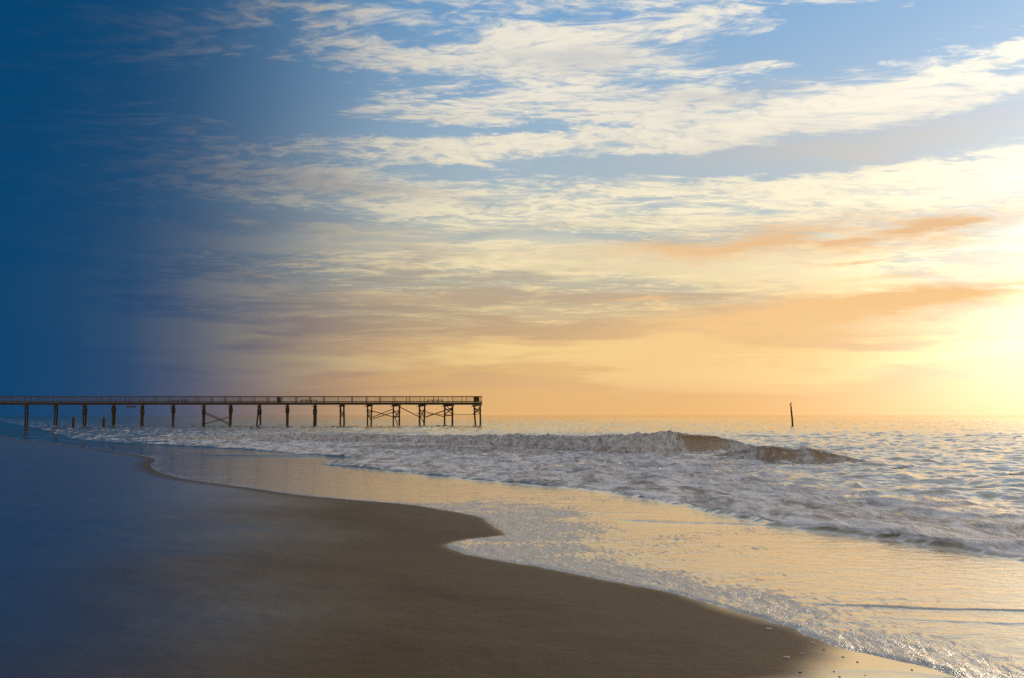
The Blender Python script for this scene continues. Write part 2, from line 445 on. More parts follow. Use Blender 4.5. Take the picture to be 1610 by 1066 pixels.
def mat_water():
    m, n = new_mat('sea_water')
    p = coords(n)
    foam = attr(n, 'foam'); bub = attr(n, 'bubbles'); film = attr(n, 'film'); far = attr(n, 'far')
    # ripples at several sizes
    r1 = n.noise(n.map(p, rot=0.18, scale=(4.5, 5.5, 1)), 1.0, 4, 0.6, 0.5)
    r2 = n.noise(n.map(p, rot=-0.1, scale=(0.7, 0.9, 1)), 1.0, 5, 0.6, 0.4)
    r3 = n.noise(n.map(p, rot=0.1, scale=(0.14, 0.20, 1)), 1.0, 5, 0.6, 0.4)
    fb = n.noise(n.map(p, rot=0.2, scale=(13.0, 5.0, 1)), 1.0, 4, 0.62, 0.5)
    fb2 = n.noise(n.map(p, rot=0.2, scale=(2.4, 1.1, 1)), 1.0, 4, 0.6, 0.8)
    nf = bump(n, r1, n.m('MULTIPLY_ADD', film, 0.22, 0.36), 0.020)
    nf = bump(n, r2, n.m('MULTIPLY_ADD', film, -0.22, 0.30), 0.10, nf)
    nf = bump(n, r3, n.m('MULTIPLY', far, 0.38), 0.40, nf)
    # water
    wc = n.mix(film, (0.27, 0.205, 0.13, 1), (0.20, 0.145, 0.075, 1))
    w = principled(n, wc, 0.07, nf, 1.333, 0.5)
    fz = facing(n, nf)
    mir = glossy(n, (0.96, 0.87, 0.75, 1), 0.06, nf)
    w = mixsh(n, n.m('MULTIPLY', n.m('POWER', fz, 2.2), n.m('MULTIPLY_ADD', film, 0.12, 0.78)), w, mir)
    # foam: lacy, drawn out along the shore
    q = n.map(p, rot=0.10, scale=(1.1, 0.42, 1))
    l1 = n.noise(q, 1.1, 9, 0.66, 0.9)
    l2 = n.noise(n.map(p, rot=-0.05, scale=(4.5, 1.5, 1)), 1.0, 6, 0.65, 0.6)
    lace = n.m('ADD', n.m('MULTIPLY', l1, 0.62), n.m('MULTIPLY', l2, 0.38))
    fm = n.smooth(n.m('ADD', lace, n.m('MULTIPLY', n.m('SUBTRACT', foam, 0.5), 0.40)), 0.47, 0.58)
    fm = n.m('MULTIPLY', fm, n.smooth(foam, 0.0, 0.12))
    bm_ = n.m('ADD', n.m('MULTIPLY', fb, 0.66), n.m('MULTIPLY', fb2, 0.34))
    bf = n.m('MULTIPLY', n.smooth(n.m('ADD', bm_, n.m('MULTIPLY', n.m('SUBTRACT', bub, 0.5), 0.26)), 0.475, 0.545), n.smooth(bub, 0.05, 0.25))
    tot = n.m('MAXIMUM', fm, n.m('MULTIPLY', bf, 0.85))
    nfoam = bump(n, n.m('ADD', l2, n.m('MULTIPLY', l1, 1.6)), 0.9, 0.08)
    nfoam = bump(n, fb, n.m('MULTIPLY', bub, 0.9, clamp=True), 0.03, nfoam)
    fc = n.mix(n.smooth(lace, 0.38, 0.60), (0.25, 0.20, 0.17, 1), (0.82, 0.74, 0.69, 1))
    fc = n.mix(n.m('MULTIPLY', bf, n.m('SUBTRACT', 1.0, fm)), fc, n.mix(fb, (0.22, 0.205, 0.20, 1), (0.66, 0.62, 0.58, 1)))
    fo = principled(n, fc, n.m('MULTIPLY_ADD', bub, -0.28, 0.62, clamp=True), nfoam, 1.33, n.m('MULTIPLY_ADD', bub, 0.7, 0.3))
    return finish(n, mixsh(n, tot, w, fo), m)

def mat_breaker():
    m, n = new_mat('breaking_water')
    p = coords(n)
    foam = attr(n, 'foam')
    l1 = n.noise(n.map(p, scale=(1.2, 1.2, 2.6)), 1.3, 8, 0.68, 0.6)
    l2 = n.noise(n.map(p, scale=(4, 4, 5)), 1.3, 5, 0.65, 0.3)
    uv = n.comb(attr(n, 'along'), attr(n, 'across'), 0.0)
    l3 = n.noise(n.map(uv, scale=(2.6, 1.1, 1)), 1.0, 6, 0.62, 0.8)       # curtains running down the face
    l4 = n.noise(n.map(uv, scale=(9.0, 2.2, 1)), 1.0, 4, 0.6, 0.5)
    lace = n.m('ADD', n.m('MULTIPLY', l3, 0.60), n.m('ADD', n.m('MULTIPLY', l4, 0.22), n.m('MULTIPLY', l2, 0.18)))
    fm = n.smooth(n.m('ADD', lace, n.m('MULTIPLY', n.m('SUBTRACT', foam, 0.5), 0.70)), 0.38, 0.66)
    r2 = n.noise(n.map(p, rot=-0.1, scale=(1.2, 3.0, 4.0)), 1.0, 6, 0.6, 0.4)
    nf = bump(n, r2, 0.6, 0.08)
    w = principled(n, (0.50, 0.40, 0.27, 1), 0.34, nf, 1.333, 0.5)
    tr = n.n.new('ShaderNodeBsdfTranslucent'); tr.inputs[0].default_value = (0.70, 0.50, 0.27, 1)
    w = mixsh(n, 0.42, w, tr.outputs[0])
    nb = bump(n, lace, 1.0, 0.12)
    fc = n.mix(n.smooth(lace, 0.34, 0.62), (0.30, 0.25, 0.21, 1), (0.76, 0.69, 0.64, 1))
    fo = principled(n, fc, 0.6, nb, 1.33, 0.3)
    return finish(n, mixsh(n, fm, w, fo), m)

def mat_wood(name, a, b, rough=0.85):
    m, n = new_mat(name)
    p = coords(n)
    g = n.noise(n.map(p, scale=(3, 3, 0.6)), 2.0, 6, 0.6, 0.4)
    k = n.noise(p, 0.8, 3, 0.5)
    c = n.mix(g, (*a, 1), (*b, 1))
    c = n.mix(n.m('MULTIPLY', n.smooth(k, 0.45, 0.7), 0.35), c, (a[0] * 0.6, a[1] * 0.6, a[2] * 0.6, 1))
    return finish(n, principled(n, c, rough, bump(n, g, 0.5, 0.02), 1.4, 0.2), m)

def mat_plain(name, c, rough=0.6, spec=0.4):
    m, n = new_mat(name)
    p = coords(n)
    g = n.noise(p, 9.0, 4, 0.6)
    cc = n.mix(g, (c[0] * 0.75, c[1] * 0.75, c[2] * 0.75, 1), (*c, 1))
    return finish(n, principled(n, cc, rough, None, 1.45, spec), m)

M_SAND, M_WATER, M_BREAK = mat_sand(), mat_water(), mat_breaker()
M_PIER = mat_wood('weathered_timber', (0.09, 0.062, 0.038), (0.15, 0.11, 0.068))
M_PILE = mat_wood('dark_wet_timber', (0.045, 0.032, 0.02), (0.085, 0.06, 0.036))
M_PANEL = mat_wood('red_brown_board', (0.085, 0.040, 0.02), (0.12, 0.06, 0.03))
M_POST = mat_wood('old_post_timber', (0.065, 0.038, 0.016), (0.11, 0.066, 0.028))
M_BIN = mat_plain('bin_plastic', (0.035, 0.06, 0.075))

# ------------------------------------------------------------------ beach
def shore_wobble(X, Y):
    return 0.035 * perlin(X * 3.1, Y * 3.1, 5) + 0.015 * perlin(X * 9, Y * 9, 6)

def make_beach():
    # fine towards the water's edge near the viewer, out to some kilometres
    r = np.concatenate([np.geomspace(0.6, 4, 40, endpoint=False), np.geomspace(4, 90, 620, endpoint=False), np.geomspace(90, 9000, 70)])
    a = np.radians(np.concatenate([np.linspace(-180, -36, 120, endpoint=False), np.linspace(-36, 34, 620, endpoint=False), np.linspace(34, 180, 100)]))
    R, A = np.meshgrid(r, a, indexing='ij')
    X = (R * np.sin(A)).ravel().astype(np.float32); Y = (R * np.cos(A)).ravel().astype(np.float32)
    d = -(sdist(X, Y, curveA) + shore_wobble(X, Y))           # >0 on the land
    w = sdist(X, Y, curveW)
    land = 0.75 * (1 - np.exp(-0.032 * np.maximum(d, 0) / 0.75))
    sea = -0.9 * (1 - np.exp(-0.05 * np.maximum(-d, 0) / 0.9))
    near = np.exp(-np.hypot(X, Y) / 60)
    Z = land + sea
    und = (0.028 * fbm(X * 0.35, Y * 0.35, 3, 21) + 0.006 * fbm(X * 1.7, Y * 1.7, 3, 22)) * smoothstep(0.1, 2.5, d) * near
    Z = Z + und
    # the sheen: saturated sand just above the foam in the near right
    wet = smoothstep(-0.10, 0.55, w + 0.05 * fbm(X * 1.3, Y * 1.3, 3, 31)) * (Y < 14.5)
    edge = np.exp(-np.maximum(d, 0) / 0.05)
    wet = np.maximum(wet, 0.5 * edge)
    left_fade = smoothstep(-0.6, 5.0, -X - 0.16 * Y + 0.6 * fbm(X * 0.25, Y * 0.25, 3, 33)) * smoothstep(0.0, 1.0, d)  # invented mask: sand darkened towards the left to follow the blue fade
    marks = np.zeros_like(d)
    for c0, a0, sd_ in ((0.42, .8, 34), (1.05, .6, 35), (1.9, .7, 36), (3.4, .5, 37), (5.6, .5, 38)):
        e = d - c0 * (1 + 0.35 * perlin(X * 0.16, Y * 0.16, sd_)) - 0.10 * fbm(X * 0.8, Y * 0.8, 3, sd_ + 5)
        marks = np.maximum(marks, a0 * np.where(e > 0, np.exp(-(e / 0.03) ** 2), np.exp(e / 0.35) * 0.55) * smoothstep(-0.35, 0.3, perlin(X * 0.3, Y * 0.3, sd_ + 9)))
    damp = np.exp(-np.maximum(d, 0) / 9.0)
    me = grid_mesh('beach', np.stack([X, Y, Z], 1), len(r), len(a), {'wet': wet, 'damp': damp, 'left_fade': left_fade, 'marks': marks})
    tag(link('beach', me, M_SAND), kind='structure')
make_beach()

# ------------------------------------------------------------------ sea
def make_sea():
    r = np.concatenate([np.geomspace(5.0, 120, 1350, endpoint=False), np.geomspace(120, 700, 330, endpoint=False), np.geomspace(700, 16000, 90)])
    a = np.radians(np.concatenate([np.linspace(-80, -30, 60, endpoint=False), np.linspace(-30, 31, 900, endpoint=False), np.linspace(31, 100, 70)]))
    R, A = np.meshgrid(r, a, indexing='ij')
    X = (R * np.sin(A)).ravel().astype(np.float32); Y = (R * np.cos(A)).ravel().astype(np.float32)
    R = R.ravel()
    dA = sdist(X, Y, curveA) + shore_wobble(X, Y)
    dB = sdist(X, Y, curveB) + 0.10 * fbm(X * 0.9, Y * 0.9, 3, 41) + 0.03 * perlin(X * 5, Y * 5, 44)
    surf = smoothstep(0.0, 0.35, dB)
    # --- thin sheet of the run-up
    Z = 0.010 * (1 - np.exp(-np.maximum(dA, 0) / 0.06))
    lipn = np.clip(0.6 + 0.7 * fbm(X * 0.8, Y * 0.8, 2, 45), 0.1, 1.4)
    Z = Z + 0.012 * lipn * np.exp(-((dA - 0.10) / 0.09) ** 2)
    for pts, h, wd in ridges:
        s = sdist(X, Y, spline(pts, 4)) + 0.12 * perlin(X * 0.7, Y * 0.7, 47) + 0.02 * perlin(X * 4, Y * 4, 48)
        ends = [np.hypot(X - pts[i][0], Y - pts[i][1]) for i in (0, -1)]
        fade = smoothstep(0.0, 1.2, np.minimum(*ends))
        Z = Z + h * fade * np.where(s > 0, np.exp(-(s / wd) ** 2), np.exp(-(s / (3.0 * wd)) ** 2))
    # --- bubbles near the edge of the run-up
    gx = X / np.maximum(Y, 1)
    wid = np.interp(np.degrees(np.arctan(gx)), [-30, -10, -5.2, -3.5, -1.0, 1.5, 5, 9, 14, 20, 28], [.3, .4, .5, 1.0, 2.6, 3.0, 2.2, 1.3, 1.1, 1.0, 1.0])
    bub = np.exp(-(np.maximum(dA, 0) / wid) ** 2) * (1 + 0.5 * fbm(X * 0.5, Y * 0.9, 4, 51))
    bub *= np.interp(np.degrees(np.arctan(gx)), [-30, -6, -3.5, 30], [.35, .45, 1, 1])
    streaks = 0.36 * smoothstep(0.05, 0.7, fbm(X * 0.18 + 3, Y * 0.55, 4, 52))
    bub = np.clip(np.maximum(bub, streaks) * (1 - surf), 0, 1)
    bh = fbm(X * 5.5, Y * 3.0, 2, 53)
    Z = Z + 0.011 * smoothstep(0.02, 0.22, dA) * bub * np.maximum(bh, -0.3) * (Y < 45)
    Z = Z + 0.004 * fbm(X * 0.9, Y * 2.0, 3, 54) * smoothstep(0.2, 1.5, dA)
    # --- surf behind the second front: foamy chop
    lip = 0.075 * (1 - np.exp(-np.maximum(dB, 0) / 0.10)) * (1 + 0.35 * fbm(X * 0.5, Y * 0.5, 3, 61))
    grow = smoothstep(0.0, 9.0, dB)
    rid = 0.075 * (1 - np.abs(perlin(X * 0.33, Y * 0.42, 91))) ** 5 + 0.045 * (1 - np.abs(perlin(X * 0.9, Y * 0.8, 92))) ** 4 * smoothstep(-0.3, 0.4, perlin(X * 0.25, Y * 0.2, 93))
    chop = rid * (0.4 + 0.6 * grow) + (0.04 + 0.06 * grow) * fbm(X * 0.5, Y * 0.55, 5, 62, 0.48)
    roll = 0.06 * np.exp(-((dB - 1.3) / 0.55) ** 2) * smoothstep(0.0, 0.6, fbm(X * 0.25, Y * 0.25, 2, 63) + 0.15)
    bores = 0.10 * grow * np.maximum(0, fbm(X * 0.16, Y * 0.26, 3, 64))
    lines = 0.055 * (1 - np.abs(perlin(X * 0.10 + 0.6 * perlin(X * 0.3, Y * 0.3, 66), Y * 0.34, 65))) ** 9 * (0.35 + 0.65 * grow)
    lines = lines * smoothstep(-0.25, 0.35, perlin(X * 0.22, Y * 0.2, 67))
    Z = Z + surf * (lines + lip + chop + roll + bores)
    # --- open water
    sea = smoothstep(14, 40, dB)
    fade = np.interp(R, [0, 250, 900, 4000], [1, 1, 0.6, 0.15])
    sw = 0.14 * fbm(X * 0.06, Y * 0.11, 4, 71, 0.45) + 0.022 * fbm(X * 0.5, Y * 0.5, 3, 72)
    phase = (Y + 0.10 * X + 6 * perlin(X * 0.012, Y * 0.012, 73)) * (2 * math.pi / 34.0)
    sw = sw + 0.13 * (np.sin(phase) + 0.35 * np.sin(2 * phase + 0.6)) * (0.6 + 0.6 * perlin(X * 0.02, Y * 0.02, 74))
    Z = Z + sea * sw * fade * np.where(R > 1500, 0.5, 1.0)
    # --- foam cover
    foam = surf * np.clip(1.02 - 0.018 * np.maximum(dB, 0), 0, 1)
    azd = np.degrees(np.arctan2(X, Y))
    right = smoothstep(8, 24, azd)
    foam = foam * (1 - 0.50 * right * smoothstep(1.0, 9.0, dB))
    foam = foam * (1 + 0.30 * fbm(X * 0.16, Y * 0.5, 4, 81))
    foam = foam * (1 - smoothstep(20, 46, dB - 0.0) * 0.9)
    foam = foam * np.interp(azd, [-30, -20, -8], [.30, .48, 1.0])        # foam thinned leftwards to darken the surf along with the blue fade
    foam = np.clip(foam, 0, 1) * surf
    film = smoothstep(0.0, 0.1, dA) * (1 - surf)
    far = smoothstep(30, 120, R) * 1.0
    me = grid_mesh('sea', np.stack([X, Y, Z], 1), len(r), len(a), {'foam': foam, 'bubbles': bub, 'film': film, 'far': far}, keep=dA > -0.01)
    tag(link('sea', me, M_WATER), kind='structure')
make_sea()

# ------------------------------------------------------------------ breaking waves
FACE = np.array([(-.15, -.12), (.05, .0), (.28, .11), (.48, .28), (.60, .50), (.62, .72), (.52, .88), (.36, .94), (.36, 1.0), (.62, 1.05), (1.0, 1.02),
                 (1.5, .86), (2.2, .62), (3.2, .34), (4.4, .10), (5.6, -.14)])
ROLL = np.array([(-.25, -.12), (-.22, .06), (-.16, .22), (-.05, .42), (.08, .60), (.20, .76), (.34, .88), (.46, .96), (.58, 1.0), (.75, 1.0), (1.0, .96),
                 (1.5, .80), (2.2, .56), (3.2, .30), (4.4, .08), (5.6, -.14)])

def make_wave(name, table, seed):
    """table rows: toe pixel x, toe pixel y, crest height in pixels, foaminess 0..1"""
    base = [ground(t[0], t[1]) for t in table]
    hs = [1.12 * t[2] / F * g[1] for t, g in zip(table, base)]
    data = spline([(g[0], g[1], h, t[3]) for g, h, t in zip(base, hs, table)], 26)
    P = data[:, :2]; H = np.maximum(data[:, 2], 0.0); FO = np.clip(data[:, 3], 0, 1)
    seg = np.hypot(*np.diff(P, axis=0).T); s = np.concatenate([[0], np.cumsum(seg)])
    ns = int(s[-1] / 0.12)
    si = np.linspace(0, s[-1], ns)
    X0, Y0, H, FO = (np.interp(si, s, v) for v in (P[:, 0], P[:, 1], H, FO))
    T = np.stack([np.gradient(X0), np.gradient(Y0)], 1); T /= np.linalg.norm(T, axis=1)[:, None]
    k = np.ones(41) / 41
    for c in (0, 1):
        T[:, c] = np.convolve(np.pad(T[:, c], 20, 'edge'), k, 'valid')
    T /= np.linalg.norm(T, axis=1)[:, None]
    Nn = np.stack([-T[:, 1], T[:, 0]], 1)                     # seaward (table runs left to right)
    FO = np.clip(FO + 0.25 * fbm(si * 0.25, si * 0 + 3.3, 3, seed), 0, 1)
    H = H * (1 + 0.10 * fbm(si * 0.35, si * 0 + 7.7, 4, seed + 3) * (0.4 + FO))
    nv = 90
    vv = np.linspace(0, 1, nv)
    src = np.linspace(0, 1, len(FACE)) ** 1.0
    pf = np.stack([np.interp(vv, src, FACE[:, c]) for c in (0, 1)], 1)
    pr = np.stack([np.interp(vv, src, ROLL[:, c]) for c in (0, 1)], 1)
    for _ in range(2):
        for q in (pf, pr):
            q[1:-1] = (q[:-2] + 2 * q[1:-1] + q[2:]) / 4
    fo = FO[:, None]; h = H[:, None]
    t = (pf[None, :, 0] * (1 - fo) + pr[None, :, 0] * fo) * h
    z = (pf[None, :, 1] * (1 - fo) + pr[None, :, 1] * fo) * h
    SS = np.repeat(si[:, None], nv, 1)
    arc = vv[None, :] * 6.0 * np.ones_like(SS)
    amp = fo * h * np.clip(1.25 - vv[None, :] * 1.6, 0.05, 1)
    n = fbm(SS * 1.1, arc * 2.2, 5, seed + 11, 0.62)
    n2 = fbm(SS * 3.0, arc * 5.0, 3, seed + 17, 0.6)
    t = t - amp * (0.16 * n + 0.07 * n2)
    z = z + amp * (0.11 * n + 0.08 * n2) * smoothstep(0.02, 0.2, vv)[None, :]
    z = z + (1 - fo) * h * 0.035 * fbm(SS * 0.5, arc * 1.5, 4, seed + 23)
    crest = np.exp(-((vv[None, :] - 0.5) / 0.07) ** 2)
    z = z + h * fo * crest * 0.16 * np.abs(fbm(SS * 2.4, arc * 1.5, 4, seed + 29, 0.65))
    X = X0[:, None] + Nn[:, :1] * t; Y = Y0[:, None] + Nn[:, 1:] * t
    foam = np.clip(fo * 1.15 * (1 - smoothstep(0.55, 0.85, vv)[None, :] * 0.75) + 0.45 * np.exp(-(vv[None, :] / 0.10) ** 2)
                   + 0.22 * np.exp(-((vv[None, :] - 0.5) / 0.05) ** 2) * (h > 0.2), 0, 1)
    V = np.stack([X, Y, z], -1).reshape(-1, 3)
    me = grid_mesh(name, V, ns, nv, {'foam': foam.ravel(), 'along': SS.ravel(), 'across': arc.ravel()})
    tag(link(name, me, M_BREAK), kind='structure')
    return X0, Y0, H, FO, Nn

W1 = make_wave('breaking_wave', [(150, 691, 0, 1), (300, 693, 6, 1), (420, 695, 10, 1), (520, 697, 12, 1), (620, 699, 13, 1), (720, 702, 15, 1), (800, 705.5, 18, 1),
    (860, 710, 21, 1), (920, 713.5, 24, 1), (980, 715.5, 27, 1), (1020, 716, 28, .9), (1050, 716, 29, .75), (1075, 715.5, 29, .52), (1100, 715, 28, .40),
    (1130, 713.5, 25, .42), (1155, 712, 19, .55), (1180, 711, 11, .7), (1210, 711, 4, .7), (1250, 712, 0, .7)], 101)
W2 = make_wave('breaking_wave', [(1080, 722, 0, .6), (1130, 722, 7, .7), (1160, 725, 15, .8), (1180, 728, 22, .65), (1200, 730, 25, .4), (1225, 731.5, 24, .38),
    (1250, 732, 23, .4), (1268, 732.5, 25, .8), (1285, 732.5, 22, .35), (1310, 732, 16, .5), (1340, 731, 9, .6), (1370, 731, 4, .75), (1410, 732, 0, .8)], 131)
W3 = make_wave('breaking_wave', [(480, 705, 0, 1), (560, 707, 5, 1), (640, 710, 9, 1), (720, 713, 10, 1), (790, 716, 11, 1), (830, 717, 9, 1), (880, 718, 5, 1), (940, 719, 0, 1)], 161)
W4 = make_wave('breaking_wave', [(1370, 742, 0, .8), (1420, 742, 7, 1), (1460, 743, 7, 1), (1510, 745, 5, 1), (1560, 750, 6, .95), (1600, 755, 7, .9), (1660, 760, 6, .9), (1760, 766, 0, 1)], 191)

# ------------------------------------------------------------------ spray over the crests (uncountable flecks)
def make_spray():
    vs_, fs_ = [], []
    def fleck(x, y, z, s):
        b = len(vs_)
        for _ in range(4):
            v = rng.normal(size=3); v /= np.linalg.norm(v)
            vs_.append((x + v[0] * s, y + v[1] * s, z + v[2] * s))
        fs_.extend([(b, b + 1, b + 2), (b, b + 2, b + 3), (b, b + 3, b + 1), (b + 1, b + 3, b + 2)])
    for (X0, Y0, H, FO, Nn), cnt in ((W1, 11000), (W2, 2500), (W3, 900)):
        p = H * FO ** 2; p = p / p.sum()
        cl = np.maximum(0, fbm(np.arange(len(H)) * 0.03, np.zeros(len(H)), 3, 5) + 0.25)
        p = p * cl; p /= p.sum()
        for i in rng.choice(len(H), cnt, p=p):
            up = abs(rng.normal()) * 0.14 * (0.4 + H[i])
            t = H[i] * (0.55 + 0.25 * rng.normal())
            fleck(X0[i] + Nn[i, 0] * t + rng.normal() * 0.05, Y0[i] + Nn[i, 1] * t, H[i] * 1.0 + up, 0.007 + 0.022 * rng.random() ** 2)
    me = bpy.data.meshes.new('sea_spray'); me.from_pydata(vs_, [], fs_)
    m = mat_plain('spray_foam', (0.8, 0.77, 0.74), 0.5)
    tag(link('sea_spray', me, m), 'fine white spray thrown up along the breaking crests', 'spray', kind='stuff')
make_spray()

# ------------------------------------------------------------------ box and bar helpers
def box_bm(bm, c, s, rot=None):
    ge = bmesh.ops.create_cube(bm, size=1.0)
    mx = Matrix.Translation(c) @ (rot.to_4x4() if rot is not None else Matrix.Identity(4)) @ Matrix.Diagonal((*s, 1))
    bmesh.ops.transform(bm, matrix=mx, verts=ge['verts'])

def bar_bm(bm, a, b, w, h):
    a, b = Vector(a), Vector(b); d = b - a
    q = d.to_track_quat('X', 'Z').to_matrix()
    box_bm(bm, (a + b) / 2, (d.length, w, h), q)

def tube_bm(bm, pts, rad, seg=12, cap=True, squash=1.0):
    pts = [Vector(p) for p in pts]; rings = []
    for i, p in enumerate(pts):
        d = (pts[min(i + 1, len(pts) - 1)] - pts[max(i - 1, 0)]).normalized()
        ref = Vector((0, 1, 0)) if abs(d.y) < 0.9 else Vector((1, 0, 0))
        u = d.cross(ref).normalized(); w = d.cross(u).normalized()
        rings.append([bm.verts.new(p + (u * math.cos(2 * math.pi * k / seg) + w * squash * math.sin(2 * math.pi * k / seg)) * rad[i]) for k in range(seg)])
    for r0, r1 in zip(rings[:-1], rings[1:]):
        for k in range(seg):
            bm.faces.new((r0[k], r0[(k + 1) % seg], r1[(k + 1) % seg], r1[k]))
    if cap:
        bm.faces.new(list(reversed(rings[0]))); bm.faces.new(rings[-1])

def bm_obj(name, bm, mat, parent=None, smooth=False):
    bmesh.ops.recalc_face_normals(bm, faces=bm.faces)
    me = bpy.data.meshes.new(name); bm.to_mesh(me); bm.free()
    if smooth:
        me.polygons.foreach_set('use_smooth', np.ones(len(me.polygons), bool))
    return link(name, me, mat, parent)

# ------------------------------------------------------------------ pier
PY0, PY1 = 200.0, 204.4                    # front and back line of the piles
DK = 4.72                                  # deck level
def X_at(px, Y): return (px - 805) / F * Y * 1.0   # small angle: good to a centimetre or two
pier = empty('fishing_pier', (X_at(420, 202), 202, 0))
tag(pier, 'long weathered timber pier on tall piles reaching out over the surf', 'pier')
inv = Matrix.Translation(-Vector(pier.location))
def part(name, bm, mat, parent=pier, smooth=False):
    bmesh.ops.transform(bm, matrix=inv, verts=bm.verts)
    return bm_obj(name, bm, mat, parent, smooth)

XL, XR = X_at(-150, PY0), X_at(757.5, PY0)
def pier():
    pass
pier = bpy.data.objects['fishing_pier']

b = bmesh.new()
xx = XL
while xx < XR:                              # one deck of planks
    w = min(0.19, XR - xx)
    box_bm(b, (xx + w / 2, (PY0 + PY1) / 2, DK - 0.025 + random.uniform(-.006, .006)), (w - 0.012, PY1 - PY0 + 1.0 + random.uniform(-.06, .06), 0.05))
    xx += 0.19
part('deck', b, M_PIER)
for yy in (PY0 - 0.25, (PY0 + PY1) / 2, PY1 + 0.25):
    b = bmesh.new()
    x0 = XL
    while x0 < XR - 0.2:
        x1 = min(x0 + 5.6, XR - 0.1)
        box_bm(b, ((x0 + x1) / 2, yy + random.uniform(-.02, .02), DK - 0.052 - 0.19), (x1 - x0 - 0.01, 0.16, 0.38 + random.uniform(-.02, .02)))
        x0 = x1
    part('girder', b, M_PIER)
# fascia planks along both edges
for yy in (PY0 - 0.56, PY1 + 0.56):
    b = bmesh.new(); box_bm(b, ((XL + XR) / 2, yy, DK - 0.09), (XR - XL, 0.05, 0.19)); part('fascia', b, M_PIER)

# piles: pixel columns (top, foot) of the front and the back pile of each bent
bents = [(-95, -95, -90, -90), (-50, -50, -46, -46), (-5, -5, 0, 0), (42, 42, 46, 46), (88, 88, 92, 92), (133.5, 133.5, 137, 137), (179, 179, 182, 182), (224.5, 224.5, 226.5, 226.5),
         (273, 273, 275, 275), (321, 321, 322.5, 322.5), (363, 363, 365, 365), (408, 404.5, 410, 411.5), (452, 451.6, 453.6, 454), (495.2, 494.9, 497, 497.3),
         (536, 535.6, 541.4, 541.9), (578.4, 578.2, 584.8, 584.2), (619, 619.8, 628.6, 628), (660, 660.8, 668.3, 667.6), (699.6, 699.2, 711.7, 711.9), (745.4, 748.2, 755.2, 756.4)]
def pile(x0, x1, y, ztop, r):
    b = bmesh.new()
    n = 7
    pts, rad = [], []
    for i in range(n + 1):
        f = i / n
        pts.append((x0 + (x1 - x0) * f, y, ztop + (-2.2 - ztop) * f))
        rad.append(r * (0.94 + 0.12 * f) * random.uniform(.97, 1.03))
    tube_bm(b, pts, rad, 12)
    o = part('pile', b, M_PILE, smooth=True)
    return o
def lerp_pile(x0, x1, z, ztop):
    return x0 + (x1 - x0) * (ztop - z) / (ztop + 2.2 - 2.2 + 0.0 + ztop * 0 + 2.2)
ZT = DK - 0.052 - 0.39 - 0.004
for i, (a0, a1, b0, b1) in enumerate(bents):
    fx0, fx1, bx0, bx1 = X_at(a0, PY0), X_at(a1, PY0), X_at(b0, PY1), X_at(b1, PY1)
    r = 0.185 if i < 14 else 0.165
    for (p0, p1, y) in ((fx0, fx1, PY0), (bx0, bx1, PY1)):
        o = pile(p0 + random.uniform(-.03, .03), p1 + random.uniform(-.12, .12), y, ZT - 0.30, r * random.uniform(.86, 1.14))
        if 5 <= i <= 13:                    # timber jackets around the upper piles
            b = bmesh.new()
            jz = ZT - 0.62 - (0.25 if i % 2 else 0.0)
            tube_bm(b, [(p0, y, jz), (p0 + (p1 - p0) * .05, y, jz - 0.12), (p0 + (p1 - p0) * .15, y, jz - 0.8), (p0 + (p1 - p0) * .2, y, jz - 1.15)], [r + .07, r + .13, r + .11, r + .04], 12)
            j = part('pile_jacket', b, M_PILE, smooth=True)
            j.parent = o
        else:
            b = bmesh.new()
            jz = random.uniform(2.4, 3.4)
            tube_bm(b, [(p0, y, jz), (p0, y, jz - 0.22)], [r + .07, r + .07], 12)
            j = part('pile_collar', b, M_PILE); j.parent = o
    # cap beam over the bent, bolted to both piles
    b = bmesh.new(); bar_bm(b, (fx0 - (bx0 - fx0) * .12, PY0 - 0.55, ZT - 0.15), (bx0 + (bx0 - fx0) * .12, PY1 + 0.55, ZT - 0.15), 0.34, 0.29); part('cap_beam', b, M_PIER)
    # short corbels under the girders
    b = bmesh.new(); box_bm(b, (fx0, PY0 - 0.28, ZT - 0.36), (1.15, 0.15, 0.12)); part('corbel', b, M_PIER)
    # bracing inside the bent
    if i in (11, 14, 15, 16, 17, 18, 19):
        for sgn in (0, 1):
            b = bmesh.new()
            za, zb = (3.4, 1.4) if i < 18 else (3.7, 2.3)
            if sgn: za, zb = zb, za
            bar_bm(b, (fx0, PY0 + 0.05, za), (bx0, PY1 - 0.05, zb), 0.07, 0.18)
            part('cross_brace', b, M_PILE)
def long_brace(x0, y0, x1, y1, Y, w=0.16):
    b = bmesh.new(); bar_bm(b, at_depth(x0, y0, Y), at_depth(x1, y1, Y), 0.07, w)
    part('long_brace', b, M_PILE)
Z3 = lambda x, y: (560 + x / 7.318, 600 + y / 7.318)
